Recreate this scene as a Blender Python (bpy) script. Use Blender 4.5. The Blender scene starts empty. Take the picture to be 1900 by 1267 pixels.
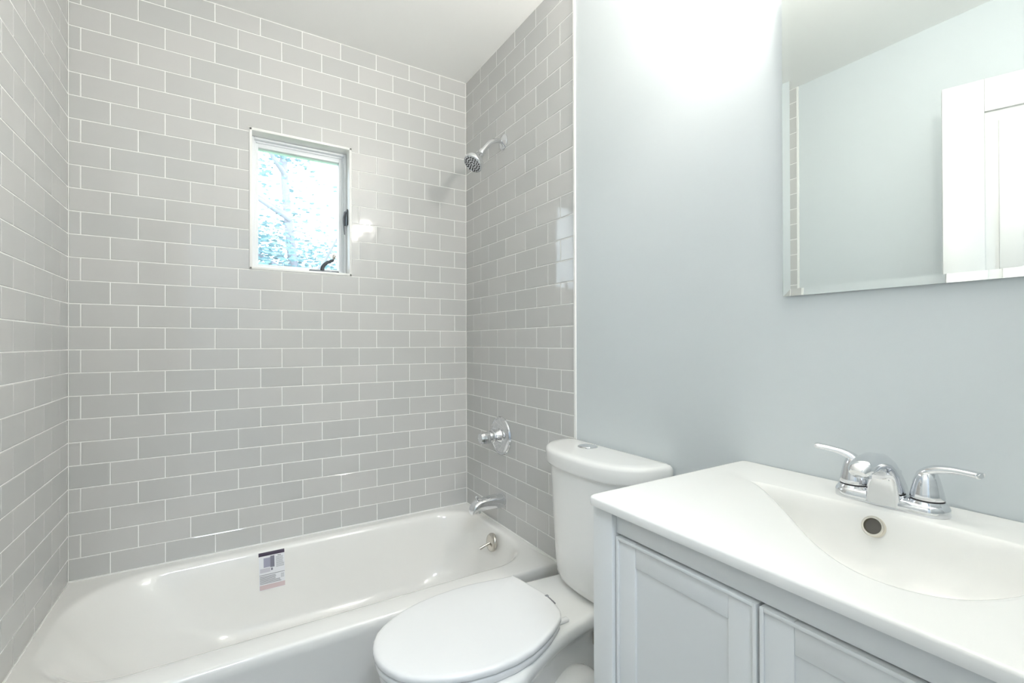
import bpy, bmesh, math, random
from mathutils import Vector, Matrix
PI = math.pi
random.seed(7)
S = bpy.context.scene
COL = S.collection

# ------------------------------------------------------------------ camera, world, exposure
W = 1.4726            # room width (tile face to tile face), x=0 left tiles, y=0 back tiles
CEIL = 2.4535
RIM = 0.36            # bathtub rim height
FRONT = -2.20         # inner face of the wall with the doorway
cd = bpy.data.cameras.new('camera'); cam = bpy.data.objects.new('camera', cd); COL.objects.link(cam)
cd.sensor_width = 36.0; cd.lens = 869.4748/1900*36; cd.clip_start = 0.01
r = Vector((0.85116434, -0.52489072, -0.00299998)); u = Vector((7.16339e-4, -4.553754e-3, 0.999989375)); f = Vector((0.52489881, 0.85115744, 0.00349999))
M = Matrix.Identity(4)
for i in range(3):
    M[i][0] = r[i]; M[i][1] = u[i]; M[i][2] = -f[i]
M[0][3], M[1][3], M[2][3] = 0.4397, -2.1086, 1.1545
cam.matrix_world = M
S.camera = cam
S.view_settings.view_transform = 'Standard'
S.view_settings.look = 'None'
S.view_settings.gamma = 1.0
S.view_settings.use_curve_mapping = False
S.view_settings.exposure = 0.17
S.cycles.max_bounces = 16
S.cycles.diffuse_bounces = 8
S.cycles.glossy_bounces = 8
S.cycles.transparent_max_bounces = 16
S.cycles.sample_clamp_indirect = 6.0
S.cycles.blur_glossy = 0.3
wd = bpy.data.worlds.new('overcast_sky'); S.world = wd; wd.use_nodes = True
bg = wd.node_tree.nodes['Background']
bg.inputs[0].default_value = (0.78, 0.90, 1.0, 1); bg.inputs[1].default_value = 4.8
BULB_E = 370.0        # glow of the vanity light's bulbs
SHADE_E = 25.0        # glow of its frosted glass shades
HALL_FILL_E = 65.0        # glow of the fill lamp added in the hallway

# ------------------------------------------------------------------ materials
def mat(name, col, rough=0.5, metal=0.0, spec=0.5, noise=0.0, nscale=20.0, bump=0.0, coat=0.0, tiny=None):
    m = bpy.data.materials.new(name); m.use_nodes = True
    nt = m.node_tree; p = nt.nodes['Principled BSDF']
    p.inputs['Base Color'].default_value = (*col, 1)
    p.inputs['Roughness'].default_value = rough
    p.inputs['Metallic'].default_value = metal
    p.inputs['Specular IOR Level'].default_value = spec
    p.inputs['Coat Weight'].default_value = coat
    p.inputs['Coat Roughness'].default_value = 0.04
    tc = nt.nodes.new('ShaderNodeTexCoord'); n = nt.nodes.new('ShaderNodeTexNoise')
    n.inputs['Scale'].default_value = nscale; n.inputs['Detail'].default_value = 3
    nt.links.new(tc.outputs['Object'], n.inputs['Vector'])
    if noise > 0:
        mx = nt.nodes.new('ShaderNodeMix'); mx.data_type = 'RGBA'
        mx.inputs[6].default_value = (*[c*(1-noise) for c in col], 1)
        mx.inputs[7].default_value = (*[min(1, c*(1+noise)) for c in col], 1)
        nt.links.new(n.outputs['Fac'], mx.inputs[0]); nt.links.new(mx.outputs[2], p.inputs['Base Color'])
    if bump > 0:
        b = nt.nodes.new('ShaderNodeBump'); b.inputs['Strength'].default_value = bump; b.inputs['Distance'].default_value = 0.002
        nt.links.new(n.outputs['Fac'], b.inputs['Height']); nt.links.new(b.outputs['Normal'], p.inputs['Normal'])
    return m

def tile_material():
    m = mat('grey_ceramic_glaze', (0.36, 0.36, 0.355), rough=0.045, spec=0.5)
    nt = m.node_tree; p = nt.nodes['Principled BSDF']
    at = nt.nodes.new('ShaderNodeAttribute'); at.attribute_name = 'tone'; at.attribute_type = 'GEOMETRY'
    mx = nt.nodes.new('ShaderNodeMix'); mx.data_type = 'RGBA'
    mx.inputs[6].default_value = (0.535, 0.538, 0.532, 1); mx.inputs[7].default_value = (0.585, 0.580, 0.572, 1)
    nt.links.new(at.outputs['Fac'], mx.inputs[0]); nt.links.new(mx.outputs[2], p.inputs['Base Color'])
    tc = nt.nodes.new('ShaderNodeTexCoord'); n = nt.nodes.new('ShaderNodeTexNoise')
    n.inputs['Scale'].default_value = 9; n.inputs['Detail'].default_value = 1
    nt.links.new(tc.outputs['Object'], n.inputs['Vector'])
    b = nt.nodes.new('ShaderNodeBump'); b.inputs['Strength'].default_value = 0.06; b.inputs['Distance'].default_value = 0.01
    nt.links.new(n.outputs['Fac'], b.inputs['Height']); nt.links.new(b.outputs['Normal'], p.inputs['Normal'])
    return m

TILE = tile_material()
GROUT = mat('white_grout', (0.90, 0.90, 0.88), 0.8, noise=0.03, nscale=60)
PAINT = mat('pale_blue_grey_paint', (0.63, 0.67, 0.69), 0.42, spec=0.35, bump=0.05, nscale=180)
CEILP = mat('white_ceiling_paint', (0.93, 0.93, 0.915), 0.7, bump=0.05, nscale=120)
TRIMW = mat('white_trim_enamel', (0.86, 0.86, 0.84), 0.3)
VINYL = mat('white_window_vinyl', (0.85, 0.87, 0.89), 0.35)
DOORP = mat('white_door_paint', (0.70, 0.70, 0.685), 0.35)
PORC = mat('white_vitreous_china', (0.87, 0.87, 0.855), 0.07, coat=0.5, noise=0.005)
ENAM = mat('warm_white_tub_enamel', (0.87, 0.86, 0.835), 0.12, coat=0.5, noise=0.005)
SEATP = mat('white_seat_plastic', (0.87, 0.87, 0.87), 0.16)
COUNT = mat('white_cultured_marble', (0.88, 0.875, 0.855), 0.16, noise=0.004)
CABP = mat('white_cabinet_paint', (0.76, 0.77, 0.765), 0.38, noise=0.01, nscale=4)
CHROME = mat('polished_chrome', (0.80, 0.81, 0.83), 0.06, metal=1.0, noise=0.01)
NICKEL = mat('brushed_nickel', (0.62, 0.59, 0.54), 0.22, metal=1.0, noise=0.03, nscale=80)
DARKM = mat('dark_bronze_metal', (0.11, 0.12, 0.135), 0.4, metal=0.6, noise=0.05)
BLACK = mat('black_rubber', (0.02, 0.02, 0.022), 0.5, noise=0.05)
HOLE = mat('dark_cavity', (0.10, 0.095, 0.085), 0.7, noise=0.1)
MIRR = mat('silvered_glass', (0.71, 0.745, 0.735), 0.005, metal=1.0)
FLOORM = mat('grey_floor_tile', (0.33, 0.33, 0.325), 0.35, noise=0.08, nscale=5)
HOSE = mat('braided_steel_hose', (0.5, 0.5, 0.5), 0.35, metal=0.9, noise=0.2, nscale=300)
PAPER = mat('white_label_paper', (0.80, 0.81, 0.84), 0.5, noise=0.01)
PURPLE = mat('purple_black_ink', (0.035, 0.022, 0.05), 0.5, noise=0.05)
INK = mat('grey_ink', (0.25, 0.25, 0.27), 0.6, noise=0.1)
PICT = mat('grey_blue_picture_ink', (0.34, 0.34, 0.44), 0.6, noise=0.05)
PICTD = mat('slate_picture_ink', (0.20, 0.20, 0.25), 0.6, noise=0.05)
PINK = mat('pale_pink_ink', (0.62, 0.50, 0.51), 0.6, noise=0.02)
LEAF = mat('green_blue_leaf', (0.23, 0.36, 0.40), 0.6, noise=0.5, nscale=1.3)
BARK = mat('grey_bark', (0.30, 0.29, 0.33), 0.9, noise=0.3, nscale=6, bump=0.4)
GRASS = mat('lawn_grass', (0.10, 0.22, 0.07), 0.9, noise=0.4, nscale=3)

def glass_mat():
    m = bpy.data.materials.new('clear_window_glass'); m.use_nodes = True
    nt = m.node_tree; nt.nodes.remove(nt.nodes['Principled BSDF'])
    out = nt.nodes['Material Output']
    t = nt.nodes.new('ShaderNodeBsdfTransparent'); t.inputs[0].default_value = (0.96, 0.98, 0.985, 1)
    g = nt.nodes.new('ShaderNodeBsdfGlossy'); g.inputs['Roughness'].default_value = 0.0
    fr = nt.nodes.new('ShaderNodeFresnel'); fr.inputs[0].default_value = 1.5
    mx = nt.nodes.new('ShaderNodeMixShader')
    nt.links.new(fr.outputs[0], mx.inputs[0]); nt.links.new(t.outputs[0], mx.inputs[1]); nt.links.new(g.outputs[0], mx.inputs[2])
    nt.links.new(mx.outputs[0], out.inputs[0])
    return m
GLASS = glass_mat()

def emit_mat(name, col, strength):
    m = bpy.data.materials.new(name); m.use_nodes = True
    p = m.node_tree.nodes['Principled BSDF']
    p.inputs['Base Color'].default_value = (0.9, 0.9, 0.88, 1)
    p.inputs['Emission Color'].default_value = (*col, 1); p.inputs['Emission Strength'].default_value = strength
    return m

# ------------------------------------------------------------------ object helpers
ORIG = {}
def obj(name, bm, m, parent=None, smooth=None, kind=None, label=None):
    o0 = ORIG[parent.name] if parent else Vector((0, 0, 0))
    me = bpy.data.meshes.new(name)
    if o0.length: bmesh.ops.translate(bm, vec=-o0, verts=bm.verts)
    bm.to_mesh(me); bm.free()
    for mm in (m if isinstance(m, (list, tuple)) else [m]): me.materials.append(mm)
    if smooth is not None:
        me.polygons.foreach_set('use_smooth', [True]*len(me.polygons))
        me.set_sharp_from_angle(angle=math.radians(smooth))
    o = bpy.data.objects.new(name, me); COL.objects.link(o)
    if parent: o.parent = parent
    ORIG[o.name] = o0
    if kind: o['kind'] = kind
    if label: o['label'] = label
    return o
def struct(name, bm, m, smooth=None): return obj(name, bm, m, None, smooth, 'structure')
def tag(o, label, cat, group=None):
    o['label'] = label; o['category'] = cat
    if group: o['group'] = group
    return o
def thing(name, loc, label, cat, group=None):
    o = bpy.data.objects.new(name, None); COL.objects.link(o); o.location = loc; o.empty_display_size = 0.05
    ORIG[o.name] = Vector(loc)
    return tag(o, label, cat, group)

def BM(): return bmesh.new()
def box(bm, x0, x1, y0, y1, z0, z1, bev=0.0, seg=2, mi=0):
    vs = [bm.verts.new((x, y, z)) for x in (x0, x1) for y in (y0, y1) for z in (z0, z1)]
    fs = [bm.faces.new([vs[i] for i in q]) for q in ((0,1,3,2),(4,6,7,5),(0,4,5,1),(2,3,7,6),(0,2,6,4),(1,5,7,3))]
    for fc in fs: fc.material_index = mi
    if bev > 0:
        es = list({e for fc in fs for e in fc.edges})
        bmesh.ops.bevel(bm, geom=es, offset=bev, segments=seg, profile=0.5, affect='EDGES')
def loft(bm, loops, cap0=True, cap1=True, closed=False, mi=0):
    L = [[bm.verts.new(p) for p in lp] for lp in loops]
    n = len(L[0]); prs = list(zip(L, L[1:]))
    if closed: prs.append((L[-1], L[0]))
    for a, b in prs:
        for i in range(n):
            j = (i+1) % n
            bm.faces.new((a[i], a[j], b[j], b[i])).material_index = mi
    if not closed:
        if cap0: bm.faces.new(list(reversed(L[0]))).material_index = mi
        if cap1: bm.faces.new(L[-1]).material_index = mi
def fix(bm): bmesh.ops.recalc_face_normals(bm, faces=bm.faces); return bm
def frame_of(d):
    d = Vector(d).normalized(); a = Vector((0, 0, 1)) if abs(d.z) < 0.95 else Vector((1, 0, 0))
    x = d.cross(a).normalized(); return x, d.cross(x).normalized(), d
def ring(c, d, rx, ry=None, n=32):
    x, y, _ = frame_of(d); ry = ry or rx; c = Vector(c)
    return [c + x*(rx*math.cos(2*PI*i/n)) + y*(ry*math.sin(2*PI*i/n)) for i in range(n)]
def lathe(bm, base, d, prof, n=40, mi=0):
    """prof: list of (distance along d, radius)"""
    base = Vector(base); d = Vector(d).normalized()
    loft(bm, [ring(base+d*t, d, max(rr, 1e-4), n=n) for t, rr in prof], mi=mi)
    return bm
def spline(pts, k=8):
    P = [Vector(p) for p in pts]; P = [P[0]*2-P[1]] + P + [P[-1]*2-P[-2]]; out = []
    for i in range(1, len(P)-2):
        p0, p1, p2, p3 = P[i-1:i+3]
        for s in range(k):
            t = s/k
            out.append(0.5*((2*p1)+(p2-p0)*t+(2*p0-5*p1+4*p2-p3)*t*t+(3*p1-p0-3*p2+p3)*t**3))
    out.append(P[-2]); return out
def tube(bm, pts, rad, n=20, k=8, mi=0, side=None, flat=1.0):
    P = spline(pts, k); m = len(P)
    R = rad if callable(rad) else (lambda t: rad)
    loops = []; x = None
    for i, p in enumerate(P):
        d = (P[min(i+1, m-1)]-P[max(i-1, 0)]).normalized()
        if x is None:
            x = (Vector(side) if side else frame_of(d)[0])
        x = (x - d*x.dot(d)).normalized(); y = d.cross(x)
        rr = R(i/(m-1)); rx, ry = rr if isinstance(rr, tuple) else (rr, rr*flat)
        loops.append([p + x*(rx*math.cos(2*PI*j/n)) + y*(ry*math.sin(2*PI*j/n)) for j in range(n)])
    loft(bm, loops, mi=mi); return bm
def sphere(bm, c, r_, mi=0, seg=20):
    g = bmesh.ops.create_uvsphere(bm, u_segments=seg, v_segments=seg//2, radius=r_)
    bmesh.ops.translate(bm, vec=Vector(c), verts=g['verts'])

# ------------------------------------------------------------------ room shell
ROW = 0.0778; TW = 0.1532; K0 = 1.1364; GR = 0.0030; DEP = 0.0012
WX0, WX1, WZ0, WZ1 = 0.5278, 0.9185, 1.4495, 2.0075      # window opening in the back wall
def subtract(rc, h):
    """rc, h = (a0,a1,z0,z1); pieces with flags telling which sides are true tile edges"""
    a0, a1, z0, z1 = rc; A0, A1, Z0, Z1 = h
    if a1 <= A0 or a0 >= A1 or z1 <= Z0 or z0 >= Z1: return [(a0, a1, z0, z1, 1, 1, 1, 1)]
    out = []
    if a0 < A0: out.append((a0, A0, z0, z1, 1, 2, 1, 1))
    if a1 > A1: out.append((A1, a1, z0, z1, 2, 1, 1, 1))
    b0, b1 = max(a0, A0), min(a1, A1)
    l = 0 if a0 < A0 else 1; rr = 0 if a1 > A1 else 1
    if z0 < Z0: out.append((b0, b1, z0, Z0, l, rr, 1, 1))
    if z1 > Z1: out.append((b0, b1, Z1, z1, l, rr, 1, 1))
    return out
def tiles(bm, P, lo, hi, zlo, zhi, off_even, off_odd, hole=None, seed=1):
    """P(a, z, h): point at a along the wall, height z, h out of the wall face"""
    tone = bm.faces.layers.float.get('tone') or bm.faces.layers.float.new('tone')
    rnd = random.Random(seed)
    k = math.floor((zlo-K0)/ROW)
    while K0+k*ROW < zhi-0.004:
        z0 = max(zlo, K0+k*ROW); z1 = min(zhi, K0+(k+1)*ROW)
        a = (off_even if k % 2 == 0 else off_odd) - 2*TW
        if z1-z0 > 0.006:
            while a < hi:
                c0, c1 = max(a, lo), min(a+TW, hi)
                if c1-c0 > 0.006:
                    tn = rnd.random(); tx, tz = rnd.gauss(0, 0.0012), rnd.gauss(0, 0.0018)
                    ac, zc = (c0+c1)/2, (z0+z1)/2
                    for q in (subtract((c0, c1, z0, z1), hole) if hole else [(c0, c1, z0, z1, 1, 1, 1, 1)]):
                        p0, p1, q0, q1, L, R, B, T = q
                        if p1-p0 < 0.004 or q1-q0 < 0.004: continue
                        g = GR/2
                        def rect(ins, h):
                            x0 = p0 + (g+ins if L == 1 else 0); x1 = p1 - (g+ins if R == 1 else 0)
                            y0 = q0 + g+ins; y1 = q1 - g-ins
                            return [bm.verts.new(P(aa, zz, h + (tx*(aa-ac) + tz*(zz-zc) if h > -DEP else 0))) for aa, zz in ((x0, y0), (x1, y0), (x1, y1), (x0, y1))]
                        A, Bq, Cq = rect(0, -DEP-0.0005), rect(0.0002, -0.0007), rect(0.0016, 0.0)
                        for u_, v_ in ((A, Bq), (Bq, Cq)):
                            for i in range(4):
                                j = (i+1) % 4
                                fc = bm.faces.new((u_[i], u_[j], v_[j], v_[i])); fc.material_index = 1; fc[tone] = tn
                        fc = bm.faces.new(Cq); fc.material_index = 1; fc[tone] = tn
                a += TW
        k += 1
def wall_slab(bm, boxes):
    for b in boxes: box(bm, *b)
TZ0 = RIM+0.003
# back wall: backing with the window hole, then tiles
bm = BM(); Y0, Y1 = DEP, 0.16
for b in ((-0.12, WX0, Y0, Y1, 0, CEIL), (WX1, W+0.12, Y0, Y1, 0, CEIL), (WX0, WX1, Y0, Y1, 0, WZ0), (WX0, WX1, Y0, Y1, WZ1, CEIL)): box(bm, *b)
tiles(bm, lambda a, z, h: (a, -h, z), 0.0, W, TZ0, CEIL-0.001, 0.1082, 0.0312, (WX0-0.001, WX1+0.001, WZ0-0.001, WZ1+0.001), 3)
struct('wall_back', bm, [GROUT, TILE])
TE = -0.843           # where the tiles stop and paint begins
bm = BM(); box(bm, W+DEP, W+0.12, TE, DEP, 0, CEIL)
tiles(bm, lambda a, z, h: (W-h, -a, z), 0.0, -TE, TZ0, CEIL-0.001, 0.1555, 0.0776, None, 5)
wr = BM(); box(wr, W+0.002, W+0.12, FRONT-0.12, TE, 0, CEIL)
wall_right = struct('wall_right', wr, PAINT)
obj('tile_surround', bm, [GROUT, TILE], wall_right, kind='structure')
bm = BM(); box(bm, -0.12, -DEP, TE, DEP, 0, CEIL)
tiles(bm, lambda a, z, h: (h, -a, z), 0.0, -TE, TZ0, CEIL-0.001, 0.1745, 0.0944, None, 9)
wl = BM(); box(wl, -0.12, -0.002, FRONT-0.12, TE, 0, CEIL)
wall_left = struct('wall_left', wl, PAINT)
obj('tile_surround', bm, [GROUT, TILE], wall_left, kind='structure')
DX0, DX1, DZ = 0.03, 0.80, 2.10          # doorway in the front wall
bm = BM()
for b in ((-0.12, DX0, FRONT-0.12, FRONT, 0, CEIL), (DX1, W+0.12, FRONT-0.12, FRONT, 0, CEIL), (DX0, DX1, FRONT-0.12, FRONT, DZ, CEIL)): box(bm, *b)
struct('wall_front', bm, PAINT)
HY = -3.7             # hallway beyond the doorway
bm = BM(); box(bm, -0.8, W+0.8, HY-0.1, 0.16, -0.1, 0.0); struct('floor', bm, FLOORM)
bm = BM(); box(bm, -0.8, W+0.8, HY-0.1, 0.16, CEIL, CEIL+0.1); struct('ceiling', bm, CEILP)
bm = BM(); box(bm, -0.8, W+0.8, HY-0.1, HY, 0, CEIL); struct('wall_hall_front', bm, PAINT)
bm = BM(); box(bm, -0.9, -0.8, HY-0.1, FRONT-0.0, 0, CEIL); struct('wall_hall_left', bm, PAINT)
bm = BM(); box(bm, W+0.8, W+0.9, HY-0.1, FRONT-0.0, 0, CEIL); struct('wall_hall_right', bm, PAINT)
bm = BM(); box(bm, -0.8, -0.12, FRONT-0.12, FRONT, 0, CEIL); struct('wall_hall_back', bm, PAINT)
bm = BM(); box(bm, W+0.12, W+0.8, FRONT-0.12, FRONT, 0, CEIL); struct('wall_hall_end', bm, PAINT)
# white edge trims where tile meets paint
for nm, x0, x1 in (('trim_1', W-0.0035, W+0.002), ('trim_2', -0.002, 0.0035)):
    bm = BM(); box(bm, x0, x1, TE-0.011, TE-0.0005, 0, CEIL, 0.0015); struct(nm, bm, TRIMW, 40)
# caulk bead between tub rim and tiles
bm = BM()
box(bm, 0.001, W-0.001, -0.003, 0.0008, RIM-0.002, RIM+0.004, 0.001); box(bm, W-0.003, W+0.0008, -0.745, -0.003, RIM-0.002, RIM+0.0035, 0.001); box(bm, -0.0008, 0.003, -0.745, -0.003, RIM-0.002, RIM+0.0035, 0.001)
struct('trim_3', bm, GROUT, 40)

# ------------------------------------------------------------------ window
bm = BM()
e = 0.010                                            # white return and edging round the opening
for b in ((WX0, WX0+e, -0.004, 0.10, WZ0, WZ1), (WX1-e, WX1, -0.004, 0.10, WZ0, WZ1), (WX0, WX1, -0.004, 0.10, WZ1-e, WZ1), (WX0, WX1, -0.004, 0.10, WZ0, WZ0+e)): box(bm, *b, 0.002)
win = struct('window_1', bm, TRIMW, 40)
def rect_frame(bm, x0, x1, z0, z1, y0, y1, w, bev=0.002, wt=None):
    wt = wt or w
    box(bm, x0, x0+w, y0, y1, z0, z1, bev); box(bm, x1-w, x1, y0, y1, z0, z1, bev)
    box(bm, x0+w, x1-w, y0, y1, z1-wt, z1, bev); box(bm, x0+w, x1-w, y0, y1, z0, z0+w, bev)
a0, a1, c0, c1 = WX0+e, WX1-e, WZ0+e, WZ1-e
bm = BM(); rect_frame(bm, a0, a1, c0, c1, 0.055, 0.12, 0.010); rect_frame(bm, a0+0.010, a1-0.010, c0+0.010, c1-0.010, 0.072, 0.12, 0.007)
obj('window_frame', bm, VINYL, win, 40)
bm = BM(); rect_frame(bm, a0+0.012, a1-0.012, c0+0.010, c1-0.012, 0.080, 0.125, 0.014, wt=0.022)
sash = obj('sash', bm, VINYL, win, 40)
bm = BM(); box(bm, a0+0.022, a1-0.022, 0.098, 0.102, c0+0.020, c1-0.030); obj('pane', bm, GLASS, sash)
# casement lock on the right jamb
bm = BM(); box(bm, a1-0.006, a1-0.0005, 0.020, 0.046, 1.675, 1.745, 0.002); box(bm, a1-0.010, a1-0.004, 0.050, 0.064, 1.678, 1.742, 0.002)
tube(bm, [(a1-0.008, 0.034, 1.735), (a1-0.016, 0.036, 1.705), (a1-0.014, 0.036, 1.66), (a1-0.012, 0.036, 1.635)], lambda t: 0.004-0.002*t, 10)
obj('sash_lock', fix(bm), DARKM, win, 40)
# crank operator on the sill
bm = BM(); zc = WZ0+e
box(bm, 0.752, 0.872, 0.030, 0.054, zc, zc+0.011, 0.003)
op = obj('crank_operator', fix(bm), DARKM, win, 40)
bm = BM(); tube(bm, [(0.804, 0.040, zc+0.008), (0.806, 0.036, zc+0.026), (0.822, 0.030, zc+0.044), (0.848, 0.022, zc+0.056)], lambda t: (0.0105-0.004*t, 0.009-0.003*t), 14)
obj('crank_arm', fix(bm), DARKM, op, 60)
bm = BM(); lathe(bm, (0.846, 0.022, zc+0.053), (0.15, -0.15, 1), [(0, 0.003), (0.006, 0.004), (0.012, 0.0065), (0.022, 0.0075), (0.027, 0.004), (0.028, 0.0005)], 16)
obj('crank_knob', fix(bm), NICKEL, op, 60)

# ------------------------------------------------------------------ bathtub
def rrect(x0, x1, y0, y1, rads, n=14):
    """rounded rectangle, rads = (x0y0, x1y0, x1y1, x0y1), ccw"""
    pts = []
    for (cx, cy, a, rd) in ((x0, y0, PI, rads[0]), (x1, y0, 1.5*PI, rads[1]), (x1, y1, 0, rads[2]), (x0, y1, 0.5*PI, rads[3])):
        sx = 1 if cx == x0 else -1; sy = 1 if cy == y0 else -1
        for i in range(n+1):
            t = a + 0.5*PI*i/n
            pts.append((cx+sx*rd + rd*math.cos(t), cy+sy*rd + rd*math.sin(t)))
    out = []                                       # subdivide the straights evenly
    m = len(pts)
    for i in range(m):
        p, q = pts[i], pts[(i+1) % m]; out.append(p)
        if i % (n+1) == n:
            for s in range(1, 9): out.append((p[0]+(q[0]-p[0])*s/9, p[1]+(q[1]-p[1])*s/9))
    return out
def Z(pts, z): return [(p[0], p[1], z) for p in pts]
TX0, TX1, TY0, TY1 = 0.0015, W-0.0015, -0.745, -0.0015
IX0, IX1, IY0, IY1 = 0.030, 1.440, -0.662, -0.044
loops = []
for d, z in ((0.004, 0.0), (0.004, RIM-0.045), (0.0, RIM-0.035), (0.0, RIM-0.012), (0.0035, RIM-0.0035), (0.012, RIM)):
    loops.append(Z(rrect(TX0, TX1, TY0+d, TY1, (0.002, 0.002, 0.002, 0.002)), z))
# (inset on long sides, inset on left, inset on right, height below the rim, corner radius growth)
PROF = ((-0.012, -0.012, -0.012, 0.0), (-0.003, -0.003, -0.003, 0.0006), (0.004, 0.004, 0.003, 0.003), (0.010, 0.012, 0.008, 0.009), (0.015, 0.022, 0.012, 0.018), (0.020, 0.038, 0.017, 0.036), (0.030, 0.075, 0.026, 0.08),
        (0.043, 0.130, 0.040, 0.15), (0.055, 0.185, 0.055, 0.215), (0.068, 0.225, 0.072, 0.255), (0.086, 0.262, 0.094, 0.282), (0.115, 0.31, 0.125, 0.298), (0.17, 0.40, 0.19, 0.306), (0.28, 0.58, 0.40, 0.312))
def tub_loop(s):
    ls, ll, lr, dz = s
    x0, x1, y0, y1 = IX0+ll, IX1-lr, IY0+ls, IY1-ls
    h = (y1-y0)/2
    rl = min(0.225+0.2*ls, h*0.97); rt = min(0.165+0.2*ls, h*0.97)
    return Z(rrect(x0, x1, y0, y1, (rl, rt, rt, rl)), RIM-dz)
for s in PROF: loops.append(tub_loop(s))
bm = BM(); loft(bm, loops)
tub = thing('bathtub', (W/2, TY0/2, 0), 'white enamelled alcove bathtub along the tiled back wall under the window', 'bathtub')
obj('tub_shell', fix(bm), ENAM, tub, 50)
def tub_y(z):          # inner face of the long wall side at height z
    dz = RIM-z
    for a, b in zip(PROF, PROF[1:]):
        if a[3] <= dz <= b[3]:
            t = (dz-a[3])/(b[3]-a[3]+1e-9); return IY1-(a[0]+t*(b[0]-a[0]))
    return IY1-0.05
# overflow plate with trip lever
oc = Vector((1.404, -0.378, 0.315)); od = Vector((-1, 0, 0.16))
bm = BM(); lathe(bm, oc, od, [(-0.004, 0.037), (0.004, 0.037), (0.008, 0.034), (0.011, 0.026), (0.012, 0.001)], 40)
ov = obj('overflow_plate', fix(bm), NICKEL, tub, 40)
bm = BM(); tube(bm, [oc+Vector((-0.008, 0, 0.0)), oc+Vector((-0.030, 0.004, -0.008)), oc+Vector((-0.052, 0.010, -0.018))], lambda t: 0.0045+0.002*t, 12)
obj('trip_lever', fix(bm), NICKEL, ov, 50)
bm = BM(); lathe(bm, (1.20, -0.353, RIM-0.307), (0, 0, 1), [(-0.002, 0.036), (0.002, 0.036), (0.004, 0.030), (0.002, 0.024), (0.002, 0.001)], 32)
obj('tub_drain', fix(bm), NICKEL, tub, 40)
# product sticker on the inner wall, following the slope
SX0, SX1, SZ0, SZ1 = 0.556, 0.645, 0.214, 0.347
def stick(bm, s0, s1, t0, t1, lift, mi=0, skew=0.0, k=6):
    """patch in sticker units: s across 0..1, t from the top 0..1"""
    rows = []
    for i in range(k+1):
        t = t0+(t1-t0)*i/k; z = SZ1-(SZ1-SZ0)*t; y = tub_y(z)-lift
        rows.append([bm.verts.new((SX0+(SX1-SX0)*s+skew*0, y, z)) for s in (s0, s1)])
    for a, b in zip(rows, rows[1:]): bm.faces.new((a[0], b[0], b[1], a[1])).material_index = mi
bm = BM(); stick(bm, 0, 1, 0, 1, 0.0008, k=14)
stk = obj('warning_sticker', bm, PAPER, tub, label='white paper sticker with purple header and small grey print')
bm = BM(); stick(bm, -0.01, 1.0, 0, 0.095, 0.0011); obj('header_band', bm, PURPLE, stk, label='dark purple band')
bm = BM(); stick(bm, 0.18, 0.44, 0.15, 0.40, 0.0011, 0); stick(bm, 0.44, 0.60, 0.12, 0.42, 0.0012, 1); stick(bm, 0.04, 0.44, 0.42, 0.53, 0.0011, 2); stick(bm, 0.46, 0.53, 0.44, 0.50, 0.0012, 1)
obj('printed_picture', bm, [PICT, PICTD, mat('lilac_grey_ink', (0.58, 0.57, 0.62), 0.6, noise=0.02)], stk)
bm = BM(); rd = random.Random(4)
stick(bm, 0.72, 0.86, 0.125, 0.145, 0.0011, k=1)
for i in range(9): stick(bm, 0.66, 0.92+0.07*rd.random(), 0.17+i*0.032, 0.181+i*0.032, 0.0011, k=1)
stick(bm, 0.02, 0.99, 0.585, 0.60, 0.0012, k=1)
for i in range(7): stick(bm, 0.03, (0.62 if i < 4 else 0.80)+0.06*rd.random(), 0.63+i*0.031, 0.645+i*0.031, 0.0011, k=1)
for i in range(4): stick(bm, 0.84, 0.97, 0.64+i*0.03, 0.65+i*0.03, 0.0011, k=1)
obj('fine_print', bm, INK, stk)
bm = BM(); stick(bm, 0.02, 1.0, 0.86, 0.985, 0.0011); obj('pink_strip', bm, PINK, stk, label='pale pink strip')

# ------------------------------------------------------------------ shower head, valve, spout
sh = thing('wall_shower', (W, -0.372, 2.025), 'chrome shower head on a bent arm high on the right tiled wall', 'shower head')
fl = Vector((W-0.0003, -0.372, 2.022))
bm = BM(); lathe(bm, fl, (-1, 0, 0), [(0, 0.033), (0.004, 0.033), (0.009, 0.028), (0.013, 0.018), (0.017, 0.0125)], 36); obj('wall_flange', fix(bm), CHROME, sh, 40)
bm = BM(); tube(bm, [fl+Vector((0.0, 0, 0)), (W-0.035, -0.372, 2.021), (W-0.062, -0.372, 2.008), (W-0.085, -0.372, 1.985), (1.362, -0.372, 1.952)], 0.0108, 20)
obj('shower_arm', fix(bm), CHROME, sh, 60)
hd = Vector((-0.60, -0.10, -0.79)).normalized(); hb = Vector((1.368, -0.372, 1.960))
bm = BM(); lathe(bm, hb, hd, [(0, 0.013), (0.002, 0.0155), (0.014, 0.0155), (0.018, 0.013), (0.030, 0.0185), (0.045, 0.027), (0.058, 0.037), (0.066, 0.0425), (0.078, 0.044), (0.082, 0.0425), (0.084, 0.040), (0.081, 0.0385)], 44)
body = obj('head_shell', fix(bm), CHROME, sh, 40)
bm = BM(); lathe(bm, hb+hd*0.0795, hd, [(0, 0.0382), (0.003, 0.0380), (0.0045, 0.034), (0.005, 0.001)], 40); face = obj('spray_face', fix(bm), mat('grey_spray_plate', (0.72, 0.74, 0.77), 0.15, metal=0.8, noise=0.05), sh, 40)
x_, y_, _ = frame_of(hd)
bm = BM()
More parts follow.
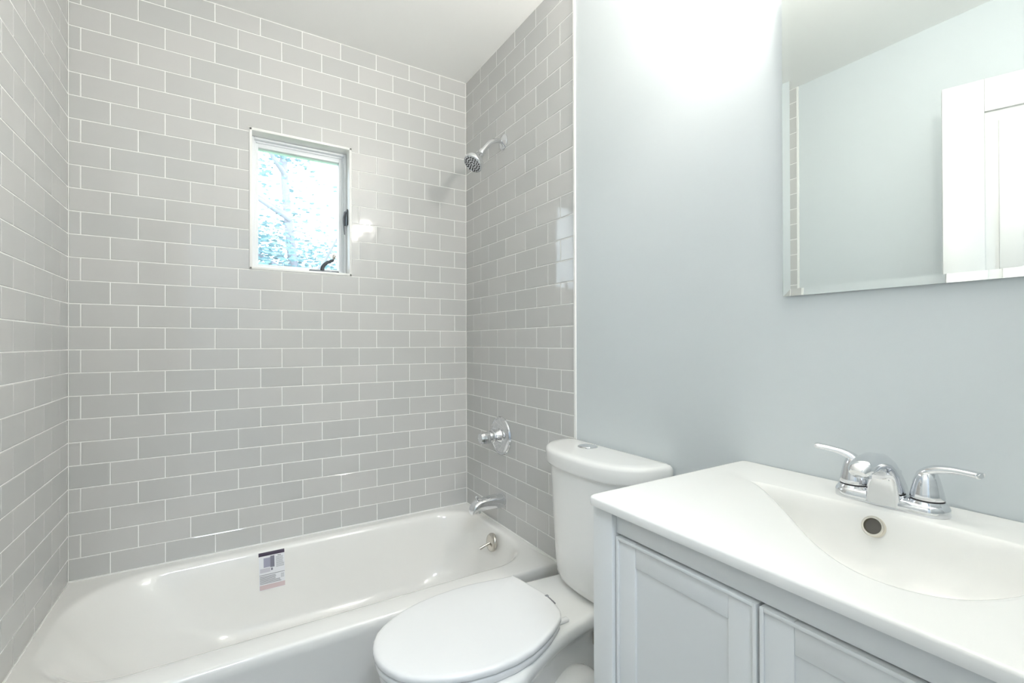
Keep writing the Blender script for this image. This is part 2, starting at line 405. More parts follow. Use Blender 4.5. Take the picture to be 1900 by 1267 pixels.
for nr, rr in ((6, 0.010), (12, 0.021), (18, 0.0315)):
    for i in range(nr):
        t = 2*PI*(i+0.5*(nr == 12))/nr
        lathe(bm, hb+hd*0.0835+x_*(rr*math.cos(t))+y_*(rr*math.sin(t)), hd, [(0, 0.0034), (0.003, 0.0028), (0.0032, 0.0002)], 8)
obj('spray_nozzles', fix(bm), BLACK, face, 40, label='dark rubber nozzles')

va = thing('shower_valve', (W, -0.345, 0.752), 'round chrome mixer valve plate with knob on the right tiled wall above the spout', 'shower valve')
vc = Vector((W, -0.345, 0.752))
bm = BM(); lathe(bm, vc, (-1, 0, 0), [(0.0005, 0.083), (0.004, 0.083), (0.009, 0.080), (0.0095, 0.0745), (0.007, 0.0735), (0.012, 0.062), (0.017, 0.04), (0.018, 0.001)], 64); obj('escutcheon', fix(bm), CHROME, va, 30)
bm = BM(); lathe(bm, vc, (-1, 0, 0), [(0.015, 0.036), (0.028, 0.031), (0.040, 0.028), (0.043, 0.030), (0.049, 0.030), (0.052, 0.027), (0.058, 0.027), (0.064, 0.025)], 40); obj('valve_stem', fix(bm), CHROME, va, 40)
bm = BM(); lathe(bm, vc, (-1, 0, -0.02), [(0.062, 0.023), (0.067, 0.0265), (0.097, 0.0245), (0.106, 0.0205), (0.109, 0.001)], 12); hk = obj('valve_knob', fix(bm), CHROME, va, 25)
bm = BM(); tube(bm, [vc+Vector((-0.040, 0.0, 0)), vc+Vector((-0.036, -0.030, 0)), vc+Vector((-0.034, -0.047, 0.0))], lambda t: 0.006-0.0015*t, 12); obj('temperature_lever', fix(bm), CHROME, va, 50)

sp = thing('tub_spout', (W, -0.352, 0.472), 'chrome tub spout with diverter knob low on the right tiled wall', 'tub spout')
SP = [(0.0, 0.474, 0.031, 0.030), (-0.006, 0.474, 0.0315, 0.031), (-0.012, 0.475, 0.031, 0.030), (-0.05, 0.4765, 0.029, 0.0285), (-0.09, 0.475, 0.027, 0.026), (-0.12, 0.471, 0.0255, 0.0245), (-0.138, 0.4645, 0.0245, 0.0225), (-0.149, 0.457, 0.0225, 0.018), (-0.153, 0.452, 0.018, 0.012)]
bm = BM(); lps = []
for dx, z, ry, rz in SP:
    lps.append([(W-0.0005+dx, -0.352+ry*math.copysign(abs(math.cos(t))**0.8, math.cos(t)), z+rz*math.copysign(abs(math.sin(t))**0.8, math.sin(t))) for t in [2*PI*i/36 for i in range(36)]])
loft(bm, lps)
lathe(bm, (W-0.128, -0.352, 0.462), (-0.12, 0, -1), [(0, 0.021), (0.012, 0.021), (0.018, 0.0205), (0.019, 0.017), (0.012, 0.016)], 28)
obj('spout_casing', fix(bm), CHROME, sp, 40)
bm = BM(); lathe(bm, (W-0.124, -0.352, 0.492), (0, 0, 1), [(0, 0.0035), (0.010, 0.0035), (0.011, 0.0075), (0.017, 0.0075), (0.020, 0.004), (0.0205, 0.0005)], 16); obj('diverter_knob', fix(bm), CHROME, sp, 40)

# ------------------------------------------------------------------ toilet
TC = -1.045
to = thing('toilet', (1.10, TC, 0), 'white two-piece toilet with closed lid between bathtub and vanity', 'toilet')
def bowl_out(xt, xm, hw, xb, hwb, z, n=28, p=2.2, fast=0.0, hr=None):
    """half outline from tip round to the back, mirrored"""
    def side(hb, fst):
        h = []
        for i in range(n+1):
            t = PI/2*i/n
            h.append((xm-(xm-xt)*math.cos(t)**(2/p), hw*math.sin(t)**(2/p)))
        for i in range(1, n+1):
            t = i/n; q = (1-fst)*t*t*(3-2*t) + fst*(1-(1-t)**2.4)
            h.append((xm+(xb-xm)*t, hw+(hb-hw)*q))
        h.append((xb, hb*0.5)); return h
    a = side(hwb, fast); b = side(hr, 1.0) if hr else a
    return [(x, TC+y, z) for x, y in a] + [(x, TC-y, z) for x, y in reversed(b[1:])]
bm = BM(); xb = 1.452
loft(bm, [bowl_out(0.90, 1.06, 0.118, 1.40, 0.105, 0.0), bowl_out(0.905, 1.06, 0.115, 1.40, 0.10, 0.02), bowl_out(0.915, 1.06, 0.102, 1.39, 0.075, 0.07), bowl_out(0.905, 1.06, 0.108, 1.39, 0.058, 0.15, fast=0.4),
          bowl_out(0.86, 1.05, 0.130, 1.39, 0.052, 0.23, fast=0.7), bowl_out(0.805, 1.03, 0.158, 1.39, 0.050, 0.30, fast=0.9), bowl_out(0.772, 1.02, 0.174, 1.40, 0.056, 0.345, fast=0.8), bowl_out(0.757, 1.01, 0.180, 1.43, 0.110, 0.362, fast=0.4, hr=0.062),
          bowl_out(0.748, 1.01, 0.185, xb, 0.147, 0.372, hr=0.076), bowl_out(0.745, 1.01, 0.187, xb, 0.150, 0.384, hr=0.080), bowl_out(0.746, 1.01, 0.186, xb, 0.150, 0.401, hr=0.079), bowl_out(0.751, 1.01, 0.181, xb-0.003, 0.146, 0.408, hr=0.074), bowl_out(0.760, 1.01, 0.172, xb-0.01, 0.138, 0.411, hr=0.065)])
for s in (-1, 1):      # trapway bulging on each flank of the pedestal
    tube(bm, [(1.02, TC+s*0.080, 0.10), (1.10, TC+s*0.090, 0.17), (1.19, TC+s*0.086, 0.232), (1.27, TC+s*0.080, 0.222), (1.31, TC+s*0.080, 0.14), (1.315, TC+s*0.085, 0.06), (1.315, TC+s*0.085, 0.001)], lambda t: 0.030+0.022*math.sin(PI*min(1, t*1.15)), 18)
obj('bowl', fix(bm), PORC, to, 60)
def dring(xf, xbk, hw, z, n=40, p=2.5, rb=0.02, cx=None):
    """tank section: flat at the wall, bulging to the room"""
    pts = []; d = xbk-xf
    for i in range(n+1):
        t = -PI/2+PI*i/n
        c, s = math.cos(t), math.sin(t)
        pts.append((xbk-rb*0.5-(d-rb*0.5)*abs(c)**(2/p), TC+hw*math.copysign(abs(s)**(2/p), s), z))
    pts.append((xbk, TC+hw-rb*0.6, z)); pts.append((xbk, TC-hw+rb*0.6, z))
    return pts
bm = BM(); XB = 1.463
loft(bm, [dring(1.345, XB-0.008, 0.150, 0.412), dring(1.330, XB-0.004, 0.166, 0.416), dring(1.318, XB-0.002, 0.178, 0.428), dring(1.312, XB, 0.184, 0.45), dring(1.308, XB, 0.189, 0.52), dring(1.302, XB, 0.196, 0.64), dring(1.299, XB, 0.203, 0.74), dring(1.299, XB, 0.205, 0.778)])
obj('tank', fix(bm), PORC, to, 50)
bm = BM(); HL = 0.226; XF = 1.286
loft(bm, [dring(XF+0.010, XB+0.002, HL-0.012, 0.776), dring(XF+0.003, XB+0.005, HL-0.003, 0.779), dring(XF, XB+0.006, HL, 0.786), dring(XF, XB+0.006, HL, 0.8155), dring(XF+0.002, XB+0.005, HL-0.002, 0.8215), dring(XF+0.006, XB+0.003, HL-0.006, 0.8255), dring(XF+0.013, XB-0.002, HL-0.013, 0.8277), dring(XF+0.03, XB-0.01, HL-0.04, 0.8285), dring(XF+0.08, XB-0.05, HL-0.12, 0.829)])
lid_t = obj('tank_lid', fix(bm), PORC, to, 50)
fb = (1.412, -0.982, 0.8285)
bm = BM(); lathe(bm, fb, (0, 0, 1), [(-0.002, 0.0315), (0.002, 0.0315), (0.0035, 0.029), (0.003, 0.027), (0.0042, 0.026), (0.0052, 0.012), (0.0055, 0.0005)], 40); obj('flush_button', fix(bm), CHROME, lid_t, 35, label='round chrome push button')
# seat lid outline (x, half width left, half width right)
LO = [(0.7300, 0.0, 0.0), (0.7312, 0.018, 0.018), (0.735, 0.036, 0.036), (0.742, 0.058, 0.057), (0.757, 0.085, 0.086), (0.778, 0.106, 0.109), (0.808, 0.128, 0.131), (0.845, 0.1475, 0.150), (0.892, 0.163, 0.1665), (0.945, 0.172, 0.1755), (1.00, 0.1755, 0.1755), (1.05, 0.1745, 0.167), (1.09, 0.1685, 0.152), (1.13, 0.1605, 0.133), (1.16, 0.155, 0.114), (1.182, 0.1525, 0.098), (1.1935, 0.1500, 0.082), (1.1985, 0.118, 0.073), (1.2044, 0.070, 0.049), (1.2105, 0.034, 0.024), (1.2130, 0.008, 0.008)]
def lid_loop(ins, z, dome=0.0):
    pts = [(x, TC+a, z) for x, a, b in LO] + [(x, TC-b, z) for x, a, b in reversed(LO[1:])]
    cx, cy = 0.97, TC
    m = len(pts); out = []
    for i in range(m):
        p, q = pts[i-1], pts[(i+1) % m]
        t = Vector((q[0]-p[0], q[1]-p[1], 0)).normalized(); nrm = Vector((-t.y, t.x, 0))
        c = Vector(pts[i]);
        if nrm.dot(Vector((cx, cy, z))-c) < 0: nrm = -nrm
        out.append(tuple(c+nrm*ins))
    return out
def shrink(lp, k, z): return [(0.98+(x-0.98)*k, TC+(y-TC)*k, z) for x, y, _ in lp]
bm = BM(); base = lid_loop(0.0, 0.45)
loft(bm, [shrink(lid_loop(0.006, 0), 1, 0.4335), lid_loop(0.001, 0.4345), lid_loop(0.0, 0.437), lid_loop(0.0, 0.4435), lid_loop(0.0015, 0.4475), lid_loop(0.005, 0.4500), lid_loop(0.012, 0.4512), shrink(lid_loop(0.012, 0), 0.82, 0.4524), shrink(lid_loop(0.012, 0), 0.5, 0.4534), shrink(lid_loop(0.012, 0), 0.15, 0.4538)])
lid = obj('seat_lid', fix(bm), SEATP, to, 60)
bm = BM()
loft(bm, [lid_loop(0.009, 0.4115), lid_loop(0.006, 0.4125), lid_loop(0.004, 0.416), lid_loop(0.004, 0.4265), lid_loop(0.006, 0.4295), lid_loop(0.012, 0.4322)])
obj('seat_ring', fix(bm), SEATP, to, 60)
for yy in (TC+0.07, TC-0.07):
    bm = BM(); box(bm, 1.186, 1.226, yy-0.008, yy+0.008, 0.4105, 0.4205, 0.004, 3); obj('seat_hinge', bm, SEATP, to, 50)
bm = BM()                                             # tiny maker's mark printed on the lid's rear edge
lg = Vector((1.2070, TC+0.004, 0.0)); ld = Vector((-0.0030, -0.0464, 0)).normalized(); ln = Vector((ld.y, -ld.x, 0))
def mark(s0, s1, w0, w1):
    lower = [lg+ld*a+ln*b+Vector((0, 0, 0.4485)) for a, b in ((s0, w0), (s1, w0), (s1, w1), (s0, w1))]
    loft(bm, [lower, [p+Vector((0, 0, 0.0030)) for p in lower]])
mark(0, 0.007, -0.0045, 0.0045)
rd = random.Random(2)
for i in range(12): mark(0.010+i*0.0031, 0.010+i*0.0031+0.0022, -0.0012-0.001*rd.random(), 0.0012+0.001*rd.random())
fix(bm)
obj('printed_mark', bm, INK, lid, label='tiny dark square mark and line of lettering')

# water supply stop behind the toilet
VY = -1.325
sv = thing('supply_valve', (W, VY, 0.20), 'small chrome water shutoff valve on the wall between toilet and vanity', 'valve')
bm = BM(); lathe(bm, (W+0.001, VY, 0.20), (-1, 0, 0), [(0, 0.03), (0.004, 0.03), (0.010, 0.018), (0.011, 0.008), (0.03, 0.008), (0.031, 0.013), (0.055, 0.013), (0.056, 0.006)], 24); obj('valve_stub', fix(bm), CHROME, sv, 40)
bm = BM(); lathe(bm, (1.418, VY, 0.20), (-1, 0, 0), [(0, 0.006), (0.014, 0.006), (0.015, 0.017), (0.023, 0.017), (0.024, 0.001)], 12); obj('valve_handle', fix(bm), CHROME, sv, 30)
bm = BM(); tube(bm, [(1.428, VY+0.014, 0.20), (1.42, VY+0.05, 0.215), (1.40, -1.22, 0.255), (1.355, -1.150, 0.300), (1.325, -1.122, 0.32)], 0.006, 12); obj('supply_hose', fix(bm), HOSE, to, 60, label='braided steel water hose')
bm = BM(); lathe(bm, (1.322, -1.119, 0.318), (0, 0, 1), [(0, 0.008), (0.002, 0.0105), (0.030, 0.0105), (0.032, 0.0075), (0.046, 0.0075)], 12); obj('hose_coupling', fix(bm), NICKEL, to, 30, label='metal hose coupling')

# ------------------------------------------------------------------ vanity cabinet
VY0, VY1, VX = -2.068, -1.462, 1.020
cab = thing('vanity_cabinet', (1.25, (VY0+VY1)/2, 0), 'white two-door shaker vanity cabinet beneath the sink top', 'cabinet')
CT, CBT = 0.8800, 0.8625
ZT = CBT-0.0005
bm = BM()
PD = 0.010
for xa, xb_ in ((VX-PD, VX+0.045), (W-0.05, W-0.003)):                  # corner posts down to the floor
    for y0, y1 in ((VY1-0.048, VY1), (VY0, VY0+0.048)):
        bm = BM(); box(bm, xa, xb_, y0, y1, 0, ZT, 0.0015); obj('corner_post', bm, CABP, cab, 40)
for z0, z1 in ((0.8255, ZT), (0.12, 0.16)):
    bm = BM(); box(bm, VX+0.0005, VX+0.020, VY0+0.0485, VY1-0.0485, z0, z1, 0.001); obj('rail', bm, CABP, cab, 40)
bm = BM()
box(bm, VX+0.046, W-0.051, VY1-0.020, VY1-0.006, 0.12, ZT); box(bm, VX+0.046, W-0.051, VY0+0.006, VY0+0.020, 0.12, ZT); box(bm, VX+0.046, W-0.003, VY0+0.021, VY1-0.021, 0.12, 0.135); box(bm, W-0.012, W-0.003, VY0+0.049, VY1-0.049, 0.136, ZT)
obj('carcass', bm, CABP, cab, 40)
def shaker(y0, y1, z0, z1):
    bm = BM(); st = 0.041; X0, X1 = VX-0.001, VX+0.019; bv = 0.0012
    box(bm, X0, X1, y1-st, y1, z0, z1, bv); box(bm, X0, X1, y0, y0+st, z0, z1, bv)
    box(bm, X0+0.0006, X1, y0+st, y1-st, z1-0.040, z1-0.0004, bv); box(bm, X0+0.0006, X1, y0+st, y1-st, z0+0.0004, z0+0.040, bv)
    # stepped outer edge
    return bm
ym = (VY0+VY1)/2
for y0, y1 in ((ym+0.002, VY1-0.0515), (VY0+0.0515, ym-0.002)):
    d = obj('door', shaker(y0, y1, 0.165, 0.8215), CABP, cab, 40)
    bm = BM(); box(bm, VX+0.0025, VX+0.014, y0+0.035, y1-0.035, 0.20, 0.787); obj('door_panel', bm, CABP, d)
    bm = BM(); rw = 0.0055                               # raised bead running round the door edge
    for b in ((y1-rw, y1, 0.165, 0.8215), (y0, y0+rw, 0.165, 0.8215), (y0+rw, y1-rw, 0.8215-rw, 0.8215), (y0+rw, y1-rw, 0.165, 0.165+rw)): box(bm, VX-0.0045, VX-0.0008, b[0], b[1], b[2], b[3], 0.0012)
    obj('edge_bead', bm, CABP, d, 40)

# ------------------------------------------------------------------ vanity top with integrated basin
vt = thing('bathroom_sink', (1.25, ym, CT), 'glossy white sink top with integrated basin on the white cabinet', 'sink')
KX0, KX1, KY0, KY1 = 1.001, W-0.001, -2.074, -1.457
BAS = [(1.3305, -1.566), (1.318, -1.586), (1.2870, -1.622), (1.2511, -1.6587), (1.2050, -1.704), (1.1567, -1.7498), (1.1180, -1.792), (1.0930, -1.8300), (1.0830, -1.8680), (1.0905, -1.9050), (1.1120, -1.9330), (1.1500, -1.955), (1.1900, -1.968), (1.24, -1.974), (1.295, -1.975), (1.338, -1.966), (1.3535, -1.935), (1.3560, -1.878), (1.3530, -1.80), (1.3470, -1.724), (1.3400, -1.650), (1.3360, -1.590)]
bc = Vector((1.255, -1.800, 0))
def resample(poly, angs):
    out = []; m = len(poly)
    for a in angs:
        d = Vector((math.cos(a), math.sin(a), 0)); best = None
        for i in range(m):
            p = Vector((*poly[i][:2], 0))-bc; q = Vector((*poly[(i+1) % m][:2], 0))-bc; e_ = q-p
            den = d.x*e_.y-d.y*e_.x
            if abs(den) < 1e-12: continue
            t = (p.x*e_.y-p.y*e_.x)/den; s = (p.x*d.y-p.y*d.x)/den
            if t > 0 and -1e-9 <= s <= 1+1e-9: best = t if best is None else max(best, t)
        out.append((bc.x+d.x*best, bc.y+d.y*best))
    return out
smooth_b = [tuple(p) for p in spline([(*p, 0) for p in BAS]+[(*BAS[0], 0)], 6)][:-1]
outer = lambda d, rc: rrect(KX0+d, KX1-d*0.0, KY0+d, KY1-d, (rc, rc, rc, rc), 6)
angs = sorted({round(math.atan2(p[1]-bc.y, p[0]-bc.x), 5) for p in outer(0, 0.012)} | {round(-PI+2*PI*i/120, 5) for i in range(120)})
def rs_outer(d, z): return [(x, y, z) for x, y in resample(outer(d, 0.012), angs)]
bp = resample(smooth_b, angs)
def inb(k, z, sx=0.0, sy=0.0):     # basin section scaled towards a point near the drain
    cx, cy = 1.262+sx, -1.84+sy
    return [(cx+(x-cx)*k, cy+(y-cy)*k, z) for x, y in bp]
lo = [rs_outer(0.006, CBT), rs_outer(0.001, CBT+0.001), rs_outer(0.0, CBT+0.004), rs_outer(0.0, CT-0.004), rs_outer(0.0012, CT-0.0012), rs_outer(0.004, CT), rs_outer(0.0065, CT)]
lo += [inb(1.05, CT), inb(1.02, CT-0.0004), inb(0.995, CT-0.0018), inb(0.970, CT-0.0052), inb(0.945, CT-0.0115), inb(0.925, CT-0.0185), inb(0.900, CT-0.0300), inb(0.87, CT-0.050), inb(0.80, CT-0.066), inb(0.70, CT-0.080), inb(0.55, CT-0.091), inb(0.35, CT-0.099), inb(0.12, CT-0.103)]
bm = BM(); loft(bm, lo, cap0=False); obj('basin_top', fix(bm), COUNT, vt, 45)
bm = BM(); oc = Vector((1.3400, -1.767, CT-0.0255)); on = Vector((-1, 0.03, 0.42))
lathe(bm, oc, on, [(-0.004, 0.0165), (0.002, 0.0165), (0.0042, 0.0150), (0.0040, 0.0125), (0.001, 0.0112), (-0.004, 0.0108)], 36)
ring_o = obj('overflow_ring', fix(bm), mat('satin_nickel_ring', (0.72, 0.68, 0.60), 0.18, metal=1, noise=0.02), vt, 40)
bm = BM(); lathe(bm, oc+on.normalized()*0.0006, on, [(-0.003, 0.0111), (0, 0.0111), (0.0006, 0.0005)], 28); obj('overflow_hole', fix(bm), HOLE, ring_o, 40)
bm = BM(); lathe(bm, (1.262, -1.84, CT-0.1035), (0, 0, 1), [(-0.001, 0.022), (0.0025, 0.022), (0.004, 0.017), (0.0065, 0.015), (0.0075, 0.001)], 32); obj('sink_drain', fix(bm), CHROME, vt, 40)

# ------------------------------------------------------------------ faucet
FY = -1.766; FX = 1.402
fa = thing('bathroom_faucet', (FX, FY, CT), 'chrome two-handle faucet on the sink top behind the basin', 'faucet')
def stadium(cx, cy, L, rx, z, n=20):
    pts = []
    for i in range(n+1):
        t = PI/2 + PI*i/n - PI/2; pts.append((cx+rx*math.cos(t), cy+L+rx*math.sin(t), z))
    for i in range(n+1):
        t = PI + PI*i/n; pts.append((cx+rx*math.cos(t), cy-L+rx*math.sin(t), z))
    return pts
bm = BM(); L_ = 0.051
loft(bm, [stadium(FX, FY, L_, 0.0285, CT+0.0003), stadium(FX, FY, L_, 0.0285, CT+0.010), stadium(FX, FY, L_, 0.0275, CT+0.013), stadium(FX, FY, L_, 0.0255, CT+0.016), stadium(FX, FY, L_, 0.0225, CT+0.018)])
for s in (-1, 1):
    lathe(bm, (FX, FY+s*L_, CT+0.014), (0, 0, 1), [(0, 0.0255), (0.004, 0.0245), (0.0075, 0.0225)], 36)
obj('base_plate', fix(bm), CHROME, fa, 35)
def sect(c, d, wy, wn, n=32, p=2.6):
    """superellipse section, wy across (y axis), wn thickness, normal to d in the xz plane"""
    d = Vector(d).normalized(); y = Vector((0, 1, 0)); nn = d.cross(y); c = Vector(c); out = []
    for i in range(n):
        t = 2*PI*i/n; cc, ss = math.cos(t), math.sin(t)
        out.append(c + y*(wy*math.copysign(abs(cc)**(2/p), cc)) + nn*(wn*math.copysign(abs(ss)**(2/p), ss)))
    return out
bm = BM()
SPN = [((1.398, FY, CT+0.004), (0, 0, 1), 0.0270, 0.0275), ((1.398, FY, CT+0.020), (-0.02, 0, 1), 0.0260, 0.0265), ((1.393, FY, CT+0.038), (-0.10, 0, 1), 0.0235, 0.0230), ((1.386, FY, CT+0.053), (-0.35, 0, 1), 0.0212, 0.0200),
       ((1.376, FY, CT+0.066), (-0.9, 0, 1), 0.0198, 0.0185), ((1.361, FY, CT+0.0748), (-1.0, 0, 0.42), 0.0190, 0.0165), ((1.342, FY, CT+0.0785), (-1, 0, 0.08), 0.0185, 0.0155), ((1.322, FY, CT+0.0785), (-1, 0, -0.12), 0.0180, 0.0140), ((1.305, FY, CT+0.0755), (-1, 0, -0.30), 0.0172, 0.0130), ((1.293, FY, CT+0.0715), (-1, 0, -0.55), 0.0155, 0.0110), ((1.287, FY, CT+0.068), (-1, 0, -0.8), 0.0115, 0.0070)]
loft(bm, [sect(*s, p=(5.0, 4.5, 3.8, 3.0)[min(3, i)] if i < 4 else 2.4) for i, s in enumerate(SPN)])
spt = obj('spout', fix(bm), CHROME, fa, 50)
bm = BM(); lathe(bm, (1.304, FY, CT+0.070), (-0.08, 0, -1), [(0, 0.0125), (0.010, 0.0125), (0.011, 0.010), (0.006, 0.009)], 28); obj('aerator', fix(bm), CHROME, spt, 40)
bm = BM(); lathe(bm, (1.4290, FY-0.004, CT+0.012), (0, 0, 1), [(0, 0.0022), (0.034, 0.0022), (0.035, 0.0042), (0.038, 0.0050), (0.042, 0.0042), (0.0435, 0.0005)], 16); obj('lift_rod', fix(bm), CHROME, fa, 50)
for s in (1, -1):
    hy = FY+s*L_; bz = CT+0.0235
    bm = BM()
    lathe(bm, (FX, hy, bz), (0, 0, 1), [(0.0, 0.0005), (0.0005, 0.0218), (0.003, 0.0222), (0.012, 0.0206), (0.024, 0.0180), (0.034, 0.0155), (0.041, 0.0130), (0.045, 0.009), (0.0465, 0.0005)], 40)
    if s == 1:
        path = [(FX+0.002, hy-0.010, bz+0.022), (FX, hy-0.003, bz+0.040), (FX-0.004, hy+0.012, bz+0.0505), (FX-0.010, hy+0.034, bz+0.0560), (FX-0.016, hy+0.058, bz+0.0585)]
    else:
        path = [(FX+0.002, hy+0.010, bz+0.022), (FX, hy+0.004, bz+0.038), (FX-0.003, hy-0.010, bz+0.0485), (FX-0.006, hy-0.034, bz+0.0530), (FX-0.010, hy-0.060, bz+0.0530), (FX-0.012, hy-0.066, bz+0.0525)]
    tube(bm, path, lambda t: (0.0135-0.0065*min(1, t*1.6)+0.0008*t, 0.0095-0.0045*min(1, t*1.5)) if t < 0.97 else (0.0055, 0.0035), 20, 8, side=(1, 0, 0))
    obj('lever_handle', fix(bm), CHROME, fa, 50)
    bm = BM(); lathe(bm, (FX, hy, CT+0.0215), (0, 0, 1), [(0, 0.0217), (0.0025, 0.0217)], 36); obj('seal_ring', fix(bm), BLACK, fa, 40)

# ------------------------------------------------------------------ mirror
MX = W-0.010; MY1, MY0, MZ0, MZ1 = -1.5585, -2.03, 1.2525, 1.905
mi = thing('wall_mirror', (W, (MY0+MY1)/2, MZ0), 'frameless mirror with slanted edges on the painted wall over the sink', 'mirror')
bm = BM(); bw = 0.0150
def rectx(x, i): return [(x, MY0+i, MZ0+i), (x, MY1-i, MZ0+i), (x, MY1-i, MZ1-i), (x, MY0+i, MZ1-i)]
loft(bm, [rectx(W+0.0005, 0), rectx(MX, 0), rectx(MX+0.0011, bw)]); obj('mirror_glass', fix(bm), MIRR, mi)

# ------------------------------------------------------------------ vanity light over the mirror (outside the frame)
vl = thing('vanity_light', (W, ym, 2.0510), 'chrome bar vanity light with three round bulbs in frosted cups above the mirror', 'lamp')
bm = BM(); box(bm, W-0.022, W+0.0015, ym-0.25, ym+0.25, 1.9960, 2.0860, 0.006, 3); obj('back_plate', bm, CHROME, vl, 40)
BULB = emit_mat('bulb_glow', (1.0, 0.955, 0.88), BULB_E)
SHADE = emit_mat('frosted_shade_glow', (1.0, 0.955, 0.88), SHADE_E)
for i in (-1, 0, 1):
    y = ym+i*0.175; lx = W-0.096
    bm = BM(); tube(bm, [(W-0.018, y, 2.0260), (W-0.05, y, 2.0110), (lx, y, 1.9980), (lx, y, 2.0110)], 0.008, 14); lathe(bm, (lx, y, 1.9910), (0, 0, 1), [(0, 0.008), (0.004, 0.020), (0.020, 0.030), (0.030, 0.030)], 28)
    obj('lamp_socket', fix(bm), CHROME, vl, 40)
    bm = BM(); lathe(bm, (lx, y, 2.0215), (0, 0, 1), [(0, 0.026), (0.004, 0.036), (0.018, 0.043), (0.020, 0.0415), (0.006, 0.034), (0.003, 0.024)], 32); obj('glass_cup', fix(bm), SHADE, vl, 50)
    bm = BM(); lathe(bm, (lx, y, 2.0250), (0, 0, 1), [(0, 0.014), (0.010, 0.016), (0.020, 0.026), (0.034, 0.033), (0.044, 0.0345), (0.054, 0.033), (0.068, 0.026), (0.077, 0.012), (0.079, 0.0005)], 28); obj('bulb', fix(bm), BULB, vl, 60)

# ------------------------------------------------------------------ open door beside the left wall
ex, ey = 0.245, -1.478; dd = Vector((-0.066, -0.192, 0)).normalized(); dn = Vector((-dd.y, dd.x, 0))
if dn.x > 0: dn = -dn                                  # thickness towards the left wall
DL, DT = 0.72, 0.035
def dpt(s, t, z): p = Vector((ex, ey, 0))+dd*s+dn*t; return (p.x, p.y, z)
def dbox(bm, s0, s1, t0, t1, z0, z1, bev=0.0):
    vs = [bm.verts.new(dpt(s, t, z)) for s in (s0, s1) for t in (t0, t1) for z in (z0, z1)]
    fs = [bm.faces.new([vs[i] for i in q]) for q in ((0,1,3,2),(4,6,7,5),(0,4,5,1),(2,3,7,6),(0,2,6,4),(1,5,7,3))]
    if bev: bmesh.ops.bevel(bm, geom=list({e_ for fc in fs for e_ in fc.edges}), offset=bev, segments=2, profile=0.5, affect='EDGES')
bm = BM(); DTOP = 2.078
for s0, s1, z0, z1 in ((0, 0.11, 0.01, DTOP), (DL-0.11, DL, 0.01, DTOP), (0.11, DL-0.11, DTOP-0.115, DTOP), (0.11, DL-0.11, 0.01, 0.22), (0.11, DL-0.11, 0.90, 1.03)): dbox(bm, s0, s1, 0, DT, z0, z1, 0.002)
door = struct('door_1', fix(bm), DOORP, 40)
for z0, z1 in ((0.22, 0.90), (1.03, DTOP-0.115)):
    bm = BM(); dbox(bm, 0.105, DL-0.105, 0.012, DT-0.012, z0-0.005, z1+0.005); dbox(bm, 0.145, DL-0.145, 0.005, DT-0.005, z0+0.035, z1-0.035, 0.004)
    obj('door_panel', fix(bm), DOORP, door, 40, kind='structure')
bm = BM()
for b in ((DX0-0.0, DX0+0.02, FRONT-0.12, FRONT+0.002, 0, DZ), (DX1-0.02, DX1, FRONT-0.12, FRONT+0.002, 0, DZ), (DX0+0.02, DX1-0.02, FRONT-0.12, FRONT+0.002, DZ-0.02, DZ), (DX1, DX1+0.06, FRONT, FRONT+0.014, 0, DZ+0.06), (DX0, DX1, FRONT, FRONT+0.014, DZ, DZ+0.06)): box(bm, *b)
struct('trim_4', bm, TRIMW)

# ------------------------------------------------------------------ unseen hallway lamp, added as fill in place of doorway daylight
def flush_fill_lamp(name, x, y, label, power, col, rad=0.14):
    t = thing(name, (x, y, CEIL), label, 'lamp')
    bm = BM(); lathe(bm, (x, y, CEIL-0.0005), (0, 0, -1), [(0, rad+0.012), (0.018, rad+0.012), (0.022, rad+0.004)], 40); obj('fill_lamp_pan', fix(bm), TRIMW, t, 40)
    area = PI*rad*rad
    bm = BM(); lathe(bm, (x, y, CEIL-0.021), (0, 0, -1), [(0, rad), (0.018, rad*0.97), (0.04, rad*0.8), (0.055, rad*0.5), (0.06, 0.001)], 40); obj('fill_lamp_diffuser', fix(bm), emit_mat(name+'_glow', col, power), t, 60)
flush_fill_lamp('hall_fill_light', 0.40, -2.95, 'round flush fill light added on the unseen hallway ceiling beyond the doorway', HALL_FILL_E, (0.80, 0.89, 1.0), 0.20)

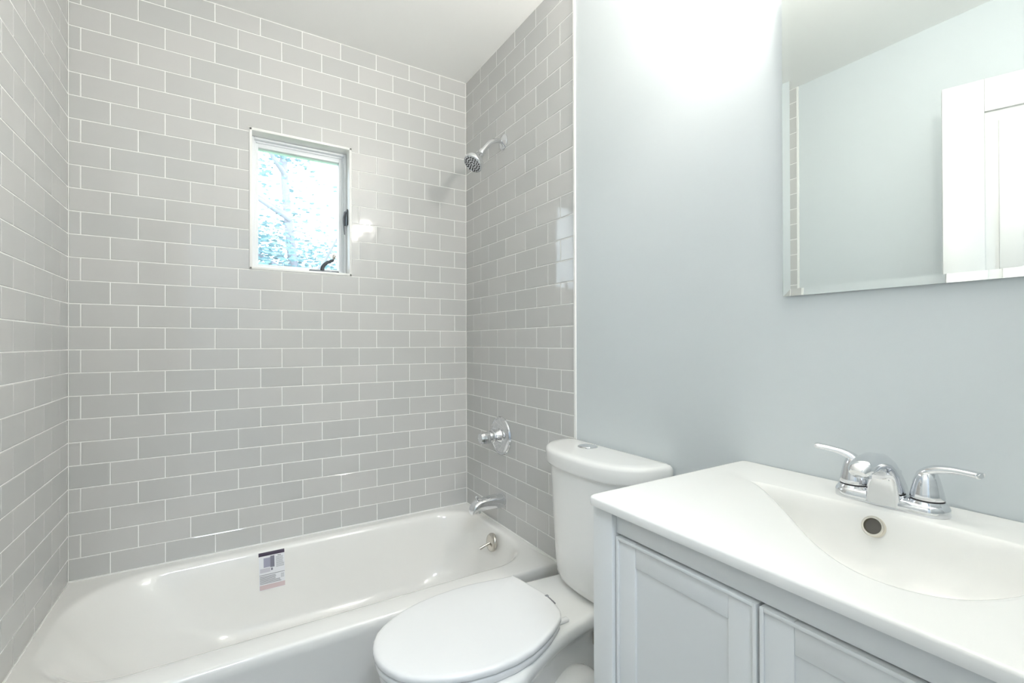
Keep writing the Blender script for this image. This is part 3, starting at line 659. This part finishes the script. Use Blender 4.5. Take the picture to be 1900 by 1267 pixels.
# ------------------------------------------------------------------ trees and lawn outside the window
bm = BM(); box(bm, -12, 16, 0.3, 26, -0.85, -0.75); struct('ground_outside', bm, GRASS)
def leaf_cloud(bm, c, rad, n, rd, size=0.034):
    for _ in range(n):
        v = Vector((rd.gauss(0, 0.5), rd.gauss(0, 0.5), rd.gauss(0, 0.5)))
        p = Vector(c)+Vector((v.x*rad[0], v.y*rad[1], v.z*rad[2]))
        a = Vector((rd.uniform(-1, 1), rd.uniform(-1, 1), rd.uniform(-1, 1))).normalized(); x, y, _ = frame_of(a)
        s = size*rd.uniform(0.6, 1.4)
        vs = [bm.verts.new(p+x*(s*i)+y*(s*0.5*j)+a*(s*0.12*k)) for i, j, k in ((-1, 0, 0), (-0.3, 0.8, 1), (0.5, 0.7, 1), (1.1, 0, 0), (0.5, -0.7, 1), (-0.3, -0.8, 1))]
        bm.faces.new(vs)
def tree(x, y, h, clumps, seed, label, lean=0.0):
    rd = random.Random(seed)
    t = thing('garden_tree', (x, y, -0.75), label, 'tree', None)
    bm = BM(); tube(bm, [(x, y, -0.75), (x+lean*0.3, y, h*0.3), (x+lean*0.7, y+0.05, h*0.65), (x+lean, y, h)], lambda q: 0.075*(1-0.8*q)+0.012, 12)
    for _ in range(9):
        z = rd.uniform(0.35, 0.95)*h; a = rd.uniform(0, 2*PI); l_ = rd.uniform(0.5, 1.1); bx = x+lean*z/h
        tube(bm, [(bx, y, z), (bx+l_*0.5*math.cos(a), y+l_*0.5*math.sin(a), z+0.25), (bx+l_*math.cos(a), y+l_*math.sin(a), z+0.65)], lambda q: 0.03*(1-0.8*q)+0.004, 8)
    obj('trunk', fix(bm), BARK, t, 60)
    bm = BM()
    for c, rad, n in clumps: leaf_cloud(bm, c, rad, int(n*2.2), rd)
    obj('foliage', bm, LEAF, t, kind='stuff')
    return t
tree(1.36, 4.2, 4.3, [((0.80, 4.2, 1.75), (0.9, 0.5, 0.75), 900), ((1.35, 4.3, 1.95), (0.7, 0.5, 0.6), 700), ((0.75, 4.1, 2.35), (0.45, 0.4, 0.30), 170), ((1.15, 4.2, 2.95), (0.7, 0.4, 0.55), 80), ((0.7, 4.1, 3.2), (0.3, 0.4, 0.2), 40), ((1.12, 4.2, 3.45), (0.25, 0.3, 0.12), 60)], 11, 'slender tree with sparse upper leaves seen through the window', -0.35)
tree(2.9, 6.5, 3.6, [((2.6, 6.5, 2.2), (1.2, 0.7, 0.8), 700), ((2.2, 6.4, 1.6), (1.4, 0.7, 0.7), 700)], 12, 'bushy tree farther back to the right beyond the window')
